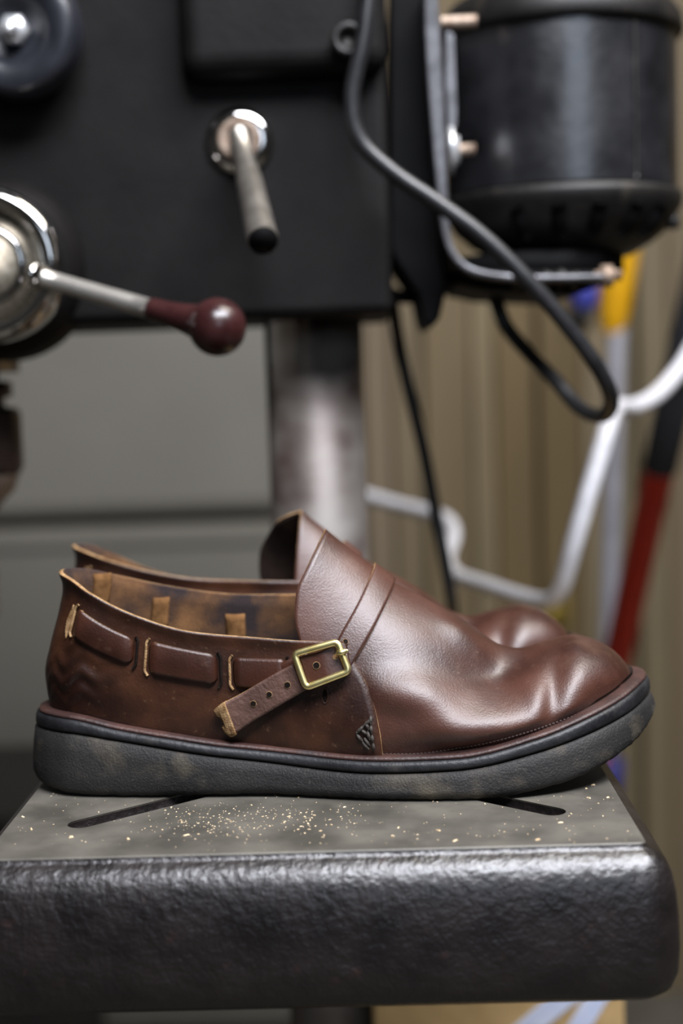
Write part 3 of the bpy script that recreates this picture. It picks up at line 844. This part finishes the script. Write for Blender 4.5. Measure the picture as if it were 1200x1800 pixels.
NS, NT = 181, 44
sg = np.linspace(-1, 1, NS)
tg_ = np.linspace(0, 1, NT)
S, T = np.meshgrid(sg, tg_, indexing='ij')
for _ in range(4):
    pass
X_ = XB + (XF - XB) * S * S
ZT_ = np.where(S < 0, ZTL(X_), ZTM(X_))
Z_ = zb(X_) + (ZT_ - zb(X_)) * T
# pull the front ends to the seam curve
SF = np.sqrt((XQ(Z_) - XB) / (XF - XB))
S2 = S * (1 - (1 - SF) * sstep(0.72, 1.0, np.abs(S)) * 1.0)
X_ = XB + (XF - XB) * S2 * S2
ZT_ = np.where(S2 < 0, ZTL(X_), ZTM(X_))
Z_ = zb(X_) + (ZT_ - zb(X_)) * T
wr = 0.0009 * np.sin(Z_ * 620 + 9 * S2 + 2 * np.sin(40 * S2)) * np.exp(-((np.abs(S2) - 0.30) / 0.14) ** 2) * np.exp(-((Z_ - .058) / .012) ** 2)
groove_top = 0.0009 * np.exp(-((ZT_ - Z_ - .0035) / .0025) ** 2)
QP = qpt(S2, Z_, wr + 0.0013 * sstep(.006, 0, ZT_ - Z_))
part('quarter', QP, grid_faces(NS, NT, flip=True), [M['quarter'], M['suede'], M['raw']], mods=[('SOLIDIFY', dict(thickness=0.0021, offset=-1.0, material_offset=1, material_offset_rim=2))])
QF = grid_faces(NS, NT)


# ray hits of photograph pixels on the near shoe's outer side
bv, bf = join([(VP.reshape(-1, 3) + ORG, VAMP_F), (QP.reshape(-1, 3) + ORG, QF)])
BVH = BVHTree.FromPolygons([tuple(p) for p in bv], bf)


def hit(px, py, off=0.0):
    d = ray(px, py)
    loc, n, i, t = BVH.ray_cast(Vector(CAM), Vector(d).normalized())
    if loc is None:
        P = atY(px, py, 0.668); n = np.array([0, -1, 0])
    else:
        P = np.array(loc); n = np.array(n)
        if np.dot(n, d) > 0: n = -n
    return P + n * off - ORG


def smooth_rows(G, it=3):
    for _ in range(it):
        K = G.copy()
        K[1:-1] = (G[:-2] + 2 * G[1:-1] + G[2:]) / 4
        G = K.copy()
        if G.shape[1] > 2:
            K[:, 1:-1] = (G[:, :-2] + 2 * G[:, 1:-1] + G[:, 2:]) / 4
            G = K
    return G


def ribbon(e1, e2, off, n=40, m=9):
    """leather strip lying on the shoe between two pixel edge lines; off: one value or rows along its length"""
    A, B = catmull(e1, n), catmull(e2, n)
    of = np.full(n, off) if np.isscalar(off) else np.interp(np.linspace(0, 1, n), np.linspace(0, 1, len(off)), off)
    G = np.array([[hit(*(A[i] + (B[i] - A[i]) * j / (m - 1)), of[i]) for j in range(m)] for i in range(n)])
    return smooth_rows(G, 4)


STRAP_MODS = [('SOLIDIFY', dict(thickness=0.0022, offset=-1.0, material_offset=1, material_offset_rim=1))]


def face_out(G, F):
    """face list turned so that the strip faces away from the shoe (towards -y)"""
    G = np.asarray(G).reshape(-1, 3)
    n = np.zeros(3)
    for f in F[:: max(1, len(F) // 40)]:
        n += np.cross(G[f[1]] - G[f[0]], G[f[2]] - G[f[0]])
    return [f[::-1] for f in F] if n[1] > 0 else F


# strap across the instep, on the vamp surface from side to side
ns, ms = 90, 9
ph = np.concatenate([np.linspace(0.30, 1.0, ns // 2, endpoint=False), np.linspace(1.0, 0.30, ns // 2)])
sd = np.concatenate([-np.ones(ns // 2), np.ones(ns // 2)])
G = []
XA = lambda z: pchip(z, [.05, .0738, .090, .1045], [-.0285, -.0185, -.0085, -.0005])
XC = lambda z: pchip(z, [.045, .064, .080, .0955], [-.0220, -.0105, .0005, .0095])


def on_vamp(x, f, s, off):
    e = 1e-4
    P = lambda a, b: dents(last(np.array([a]), np.array([b]), np.array([s])), np.array([s]))[0]
    p = P(x, f)
    if f > 0.985:
        n = np.cross(P(x + e, f) - P(x - e, f), np.array([0, -1.0, 0])); n = n if n[2] > 0 else -n
    else:
        n = np.cross(P(x + e, f) - P(x - e, f), P(x, f + 1e-3) - P(x, f - 1e-3))
        if np.dot(n, [0, s, 0.6]) < 0: n = -n
    return p + n / np.linalg.norm(n) * off


for f, s in zip(ph, sd):
    xa, xc = -.012, 0.0
    for _ in range(25):
        xa = 0.5 * xa + 0.5 * float(XA(last(np.array([xa]), np.array([f]), np.array([s]))[0, 2]))
        xc = 0.5 * xc + 0.5 * float(XC(last(np.array([xc]), np.array([f]), np.array([s]))[0, 2]))
    G.append([on_vamp(xa + (xc - xa) * j / (ms - 1), min(f, 0.9995), s, 0.0024 + 0.0003 * sin(pi * j / (ms - 1))) for j in range(ms)])
G = smooth_rows(np.array(G), 3)
part('instep_strap', G, grid_faces(ns, ms, flip=True), [M['leather'], M['raw']], mods=STRAP_MODS)

# strap woven through slits in the quarter: segments show outside, short loops inside
SEGS = [(-.1545, -.1195, [(.0925, .0790), (.0770, .0640)]), (-.1115, -.0770, [(.0762, .0605), (.0688, .0540)]), (-.0695, -.0430, [(.0672, .0530), (.0660, .0500)])]
for sde in (-1, 1):
    dzs = 0.0 if sde < 0 else 0.010
    for xa, xb_, ((t0, b0_), (t1, b1_)) in SEGS:
        n, m = 26, 10
        G = []
        sa, sb = s_of(xa, sde), s_of(xb_, sde)
        for i in range(n):
            t = i / (n - 1)
            s = sa + (sb - sa) * t
            top, bot = t0 + (t1 - t0) * t, b0_ + (b1_ - b0_) * t
            rnd = 0.0026 * (1 - min(1, min(t, 1 - t) / 0.10)) ** 2
            off = 0.0021 * min(1, min(t, 1 - t) / 0.12) ** 0.5 - 0.0002
            zz_ = np.linspace(bot + rnd, top - rnd, m) + dzs * (0.4 + 0.6 * t)
            w = np.linspace(-1, 1, m)
            G.append(qpt(np.full(m, s), zz_, off + 0.0007 * (1 - w * w)))
        G = np.array(G)
        F = grid_faces(n, m)
        nrm = np.cross(G[n // 2 + 1, m // 2] - G[n // 2, m // 2], G[n // 2, m // 2 + 1] - G[n // 2, m // 2])
        if nrm[1] * sde < 0: F = [f[::-1] for f in F]
        part('woven_strap', G, F, [M['strap'], M['raw']], mods=[('SOLIDIFY', dict(thickness=0.0016, offset=-1.0, material_offset=0, material_offset_rim=1))])
        # raw slit edge at heel end, dark tube imitating gap shade at toe end
        ring = []
        for zf, e in ((top_, e_) for top_, e_ in ((0, 0),)):
            pass
        for xe, tz_, bz_, sg_ in ((xa, t0, b0_, -1), (xb_, t1, b1_, 1)):
            k_ = 0.4 if sg_ < 0 else 1.0
            path = [qpt(np.array(s_of(xe + sg_ * (0.0016 if 0.1 < q < 0.9 else 0.0002), sde)), np.array(bz_ - .0014 + (tz_ - bz_ + .0024) * q + dzs * k_), np.array(0.0007)) for q in np.linspace(0, 1, 9)]
            part('slit_edge_gap_shade', *tube(catmull(path, 18), 0.0007, 8), M['raw'] if sg_ < 0 else M['opening_shade'])
    # loops inside
    for xl, zc in ((-.152, .087), (-.1155, .0725), (-.0733, .0625)):
        n, m = 12, 6
        G = []
        for i in range(n):
            t = i / (n - 1)
            s = s_of(xl + (t - .5) * .0105, sde)
            G.append(qpt(np.full(m, s), np.linspace(zc - .0085, zc + .0085, m) + dzs * 0.8, -0.0022 - 0.0020 * sin(pi * t) ** 0.5))
        G = np.array(G)
        F = grid_faces(n, m)
        nrm = np.cross(G[n // 2 + 1, m // 2] - G[n // 2, m // 2], G[n // 2, m // 2 + 1] - G[n // 2, m // 2])
        if nrm[1] * sde > 0: F = [f[::-1] for f in F]
        part('inner_loop', G, F, M['loop'], mods=[('SOLIDIFY', dict(thickness=0.0015, offset=-1.0))])
# broad raw slit lip at the heel end of the first segment
for sde in (-1, 1):
    G = [[qpt(np.array(s_of(-.1575 - .0022 * sin(pi * q) * (1 - w), sde) if True else 0), np.array(.0765 + .0165 * q + (0.004 if sde > 0 else 0)), np.array(0.0009 - 0.0006 * w)) for w in np.linspace(0, 1, 5)] for q in np.linspace(0, 1, 12)]
    G = np.array(G)
    F = grid_faces(12, 5)
    nrm = np.cross(G[6, 2] - G[5, 2], G[5, 3] - G[5, 2])
    if nrm[1] * sde < 0: F = [f[::-1] for f in F]
    part('slit_lip', G, F, M['raw'], mods=[('SOLIDIFY', dict(thickness=0.001, offset=-1.0))])

# buckle and strap tail
E1 = [(606, 1128), (565, 1143), (522, 1164), (480, 1186), (432, 1214), (394, 1232)]
E2 = [(617, 1176), (585, 1191), (548, 1207), (505, 1232), (455, 1260), (412, 1286)]
tail = ribbon(E1, E2, [0.0030, 0.0052, 0.0046, 0.0038, 0.0040, 0.0048, 0.0062], 60, 11)
part('strap_tail', tail, face_out(tail, grid_faces(60, 11)), [M['tail'], M['raw']], mods=[('SOLIDIFY', dict(thickness=0.0024, offset=-1.0, material_offset=1, material_offset_rim=1))], label='dry brown strap end with punched holes and frayed tip')
pad = ribbon([(609, 1127), (575, 1136), (528, 1155)], [(619, 1180), (590, 1192), (546, 1208)], [0.0034, 0.0062, 0.0054], 24, 11)
part('strap_bend', pad, face_out(pad, grid_faces(24, 11)), [M['strap'], M['raw']], mods=[('SOLIDIFY', dict(thickness=0.0012, offset=-1.0, material_offset=0, material_offset_rim=1))])
und = ribbon([(540, 1146), (505, 1160), (470, 1180)], [(545, 1185), (515, 1200), (484, 1212)], [0.0025, 0.0024, 0.0014], 20, 7)
part('under_strap', und, face_out(und, grid_faces(20, 7)), [M['strap'], M['raw']], mods=STRAP_MODS)
tip = ribbon([(398, 1229), (386, 1236), (377, 1245)], [(420, 1284), (410, 1289), (397, 1283)], [0.0066, 0.0058, 0.0042], 12, 9)
tip[-4:, 3:6] += np.array([0.0016, 0.0006, 0])
part('frayed_tip', tip, face_out(tip, grid_faces(12, 9)), M['raw'], 'strap_tail', mods=[('SOLIDIFY', dict(thickness=0.003, offset=-1.0))])

cor = [(520, 1147), (594, 1129), (616, 1182), (543, 1207)]
C3 = np.array([hit(x, y, 0.0068) for x, y in cor])
cen_ = C3.mean(0)
uu, ss, vv = np.linalg.svd(C3 - cen_)
nb = vv[2] if vv[2][1] < 0 else -vv[2]
C3 = C3 - np.outer((C3 - cen_) @ nb, nb)
path = []
for i in range(4):
    p, q, r = C3[i - 1], C3[i], C3[(i + 1) % 4]
    d1, d2 = (p - q), (r - q)
    l1, l2 = d1 / np.linalg.norm(d1), d2 / np.linalg.norm(d2)
    for t in np.linspace(0, 1, 6):
        rr = 0.0024
        path.append((1 - t) ** 2 * (q + l1 * rr) + 2 * t * (1 - t) * q + t * t * (q + l2 * rr))
    mid = (q + r) / 2 + nb * (0.0006 if i % 2 == 0 else 0)
    path.append(mid)
path = np.array(path)
m_ = len(path)
V, F = [], []
prf = [(0.0017 * cos(a_) * (1.0), 0.0012 * sin(a_)) for a_ in np.linspace(0, 2 * pi, 12, endpoint=False)]
for i in range(m_):
    t = path[(i + 1) % m_] - path[i - 1]; t /= np.linalg.norm(t)
    w = np.cross(nb, t)
    for a_, b_ in prf: V.append(path[i] + w * a_ + nb * b_)
for i in range(m_):
    for k in range(12):
        F.append((i * 12 + k, i * 12 + (k + 1) % 12, ((i + 1) % m_) * 12 + (k + 1) % 12, ((i + 1) % m_) * 12 + k))
part('buckle', V, F, M['brass'], label='square brass buckle frame')
q0 = C3[1] + (C3[2] - C3[1]) * 0.36
ax = (C3[1] - C3[0]) / np.linalg.norm(C3[1] - C3[0])
part('buckle_prong', *tube([q0 - ax * 0.0022 - nb * 0.0002, q0 - ax * 0.0014 + nb * 0.0012, q0 + nb * 0.0017, q0 + ax * 0.0018 + nb * 0.0012, q0 + ax * 0.0024 - nb * 0.0004], [0.0009, 0.0013, 0.0015, 0.0014, 0.0010], 12), M['brass'], 'buckle')


BV_T = BVHTree.FromPolygons([tuple(p + ORG) for p in np.concatenate([tail.reshape(-1, 3), pad.reshape(-1, 3)])],
                            grid_faces(60, 11) + [tuple(i + 660 for i in f) for f in grid_faces(24, 11)])


def disc(px, py, r, on_tail=True, mat=None, name='hole_disc', under='strap_tail', sx=1.0, sy=1.0):
    d = ray(px, py)
    if on_tail:
        loc, n, i, t = BV_T.ray_cast(Vector(CAM), Vector(d).normalized())
    else:
        loc = None
    if loc is None:
        P = hit(px, py); P2 = hit(px + 6, py); P3 = hit(px, py + 6)
        n = np.cross(P2 - P, P3 - P)
    else:
        P = np.array(loc) - ORG; n = np.array(n)
    n = n / np.linalg.norm(n)
    if n[1] > 0: n = -n
    q = Vector((0, 0, 1)).rotation_difference(Vector(n)).to_matrix()
    up = np.array([0, 0, 1.0]); a_ = np.cross(up, n); a_ /= np.linalg.norm(a_); b_ = np.cross(n, a_)
    V = []
    N_ = 20
    for h, k in ((-0.0004, 1.0), (0.00035, 1.0), (0.00035, 0.0)):
        for j in range(N_):
            t = 2 * pi * j / N_
            V.append(P + n * h + a_ * r * k * sx * cos(t) + b_ * r * k * sy * sin(t))
    F = [(i * N_ + j, i * N_ + (j + 1) % N_, (i + 1) * N_ + (j + 1) % N_, (i + 1) * N_ + j) for i in range(2) for j in range(N_)]
    part(name, V, F, mat or M['opening_shade'], under, smooth=False)  # raised disc; its dark colour stands for the shaded opening
    rim = [P + n * 0.0002 + a_ * r * 1.06 * sx * cos(t) + b_ * r * 1.06 * sy * sin(t) for t in np.linspace(0, 2 * pi, 21)]
    part('hole_rim', *tube(rim, r * 0.09, 6, caps=False), M['raw'] if on_tail else M['strap'], under)


disc(445, 1237, 0.0014); disc(473, 1221, 0.0014); disc(505, 1204, 0.0015)
disc(556, 1170, 0.0016, under='strap_bend')
disc(589, 1155, 0.0012, under='strap_bend', mat=M['raw'])
disc(607, 1128, 0.0013, under='instep_strap')
disc(571, 1223, 0.0034, False, under='quarter', sx=0.42, sy=1.0)

# welt stitches along the vamp and a sewn triangle at the seam
st = []
pts = [(672, 1325), (740, 1324), (800, 1315), (860, 1304), (920, 1288), (980, 1268), (1040, 1243), (1090, 1215)]
cv = catmull(pts, 130)
for k in range(0, 129, 2):
    a_, b_ = hit(*cv[k], 0.0004), hit(*(cv[k] * 0.35 + cv[k + 1] * 0.65), 0.0004)
    if np.linalg.norm(a_ - b_) < 0.006: st.append(tube([a_, (a_ + b_) / 2 + np.array([0, -.0003, .0002]), b_], 0.00045, 6))
part('welt_stitching', *join(st), M['welt_thread'], kind='stuff')
st = []
tri = [((655, 1262), (640, 1275)), ((640, 1275), (627, 1288)), ((627, 1290), (637, 1302)), ((637, 1303), (648, 1316)), ((652, 1258), (651, 1272)), ((652, 1275), (653, 1288)), ((654, 1291), (655, 1303)), ((656, 1305), (657, 1318)),
       ((643, 1270), (648, 1282)), ((636, 1283), (645, 1290)), ((646, 1284), (650, 1300)), ((640, 1296), (650, 1310))]
for a_, b_ in tri:
    P = [hit(a_[0] + (b_[0] - a_[0]) * t, a_[1] + (b_[1] - a_[1]) * t, 0.0004 + 0.0006 * sin(pi * t)) for t in np.linspace(0, 1, 5)]
    st.append(tube(P, [0.0004, 0.0008, 0.0009, 0.0008, 0.0004], 7))
part('seam_stitching', *join(st), M['thread'], kind='stuff', label='dark thread sewn in a small triangle at the seam')


def make_shoe(loc, mirror, rz, label):
    r = root('leather_shoe', loc, label, 'shoe', 'pair of brown leather shoes')
    r.rotation_euler.z = rz
    made = {}
    for name, under, V, F, mats, mi, smooth, mods, kind, lab in PARTS:
        V2 = V.copy()
        F2 = F
        if mirror:
            if name == 'vamp':      # the farther tongue spreads wider on its outer side
                V2[:, 0] += -0.013 * sstep(0.005, -0.035, V2[:, 0]) * sstep(.05, .08, V2[:, 2]) * sstep(.004, -.014, V2[:, 1])
            V2[:, 1] *= -1
            F2 = [tuple(f)[::-1] for f in F]
        p = made.get(under, r)
        o = mesh(name, V2, F2, mats, p, smooth, mi, mods, local=True)
        tag(o, label=lab, kind=kind)
        made.setdefault(name, o)
    return r


make_shoe(tuple(ORG), False, 0.0, 'nearer brown leather shoe whose brass buckle faces the camera')
make_shoe((-0.017, 0.8225, TZ), True, 0.0, 'farther brown leather shoe mostly hidden behind the nearer one')

# ---------------------------------------------------------------- sawdust on the table
V, F = [], []


def chip(px, py, s):
    P = atZ(px, py, TZ)
    if not (TX0 + 0.002 < P[0] < TX1 - 0.002 and TY0 + 0.002 < P[1]): return
    for sx, sy in ((-1, -1), (1, -1), (1, 1), (-1, 1)):      # none hangs over a slot
        p0 = np.array([tcx + sx * 0.108, tcy + sy * 0.1]); p1 = np.array([tcx + sx * 0.050, tcy + sy * 0.051])
        t = np.clip(np.dot(P[:2] - p0, p1 - p0) / np.dot(p1 - p0, p1 - p0), 0, 1)
        if np.linalg.norm(P[:2] - p0 - t * (p1 - p0)) < 0.0072: return
    a_ = random.uniform(0, 2 * pi); l, w, h = s * random.uniform(0.7, 1.6), s * random.uniform(0.3, 0.8), s * random.uniform(0.3, 0.7)
    k = len(V)
    ca, sa = cos(a_), sin(a_)
    for dx, dy, dz in ((-l, -w, 0), (l, -w, 0), (l, w, 0), (-l, w, 0), (-l * .6, -w * .5, h), (l * .8, -w * .6, h * random.uniform(.5, 1.4)), (l * .5, w * .6, h), (-l * .7, w * .5, h * random.uniform(.5, 1.4))):
        V.append((P[0] + dx * ca - dy * sa, P[1] + dx * sa + dy * ca, P[2] + dz + 0.00005))
    F.extend([(k, k + 3, k + 2, k + 1), (k + 4, k + 5, k + 6, k + 7), (k, k + 1, k + 5, k + 4), (k + 1, k + 2, k + 6, k + 5), (k + 2, k + 3, k + 7, k + 6), (k + 3, k, k + 4, k + 7)])


for _ in range(230):
    chip(random.gauss(370, 70), random.gauss(1443, 20), random.choice([0.00016, 0.00022, 0.0003, 0.0004]))
for _ in range(110):
    chip(random.gauss(540, 60), random.gauss(1443, 16), random.choice([0.00018, 0.0003, 0.0005]))
for _ in range(190):
    chip(random.uniform(20, 1120), random.uniform(1395, 1485), random.choice([0.00018, 0.0002, 0.0003, 0.0004]))
for x, y in ((40, 1436), (55, 1458), (225, 1475), (328, 1468), (690, 1470), (770, 1460), (800, 1478), (945, 1476), (1030, 1386), (1042, 1380), (1034, 1403), (1095, 1412), (985, 1446), (125, 1472), (700, 1455), (1068, 1402)):
    chip(x, y, 0.0009)
tag(mesh('sawdust', V, F, M['dust'], smooth=False), 'pale sawdust specks scattered on the drill press table', 'sawdust', kind='stuff')
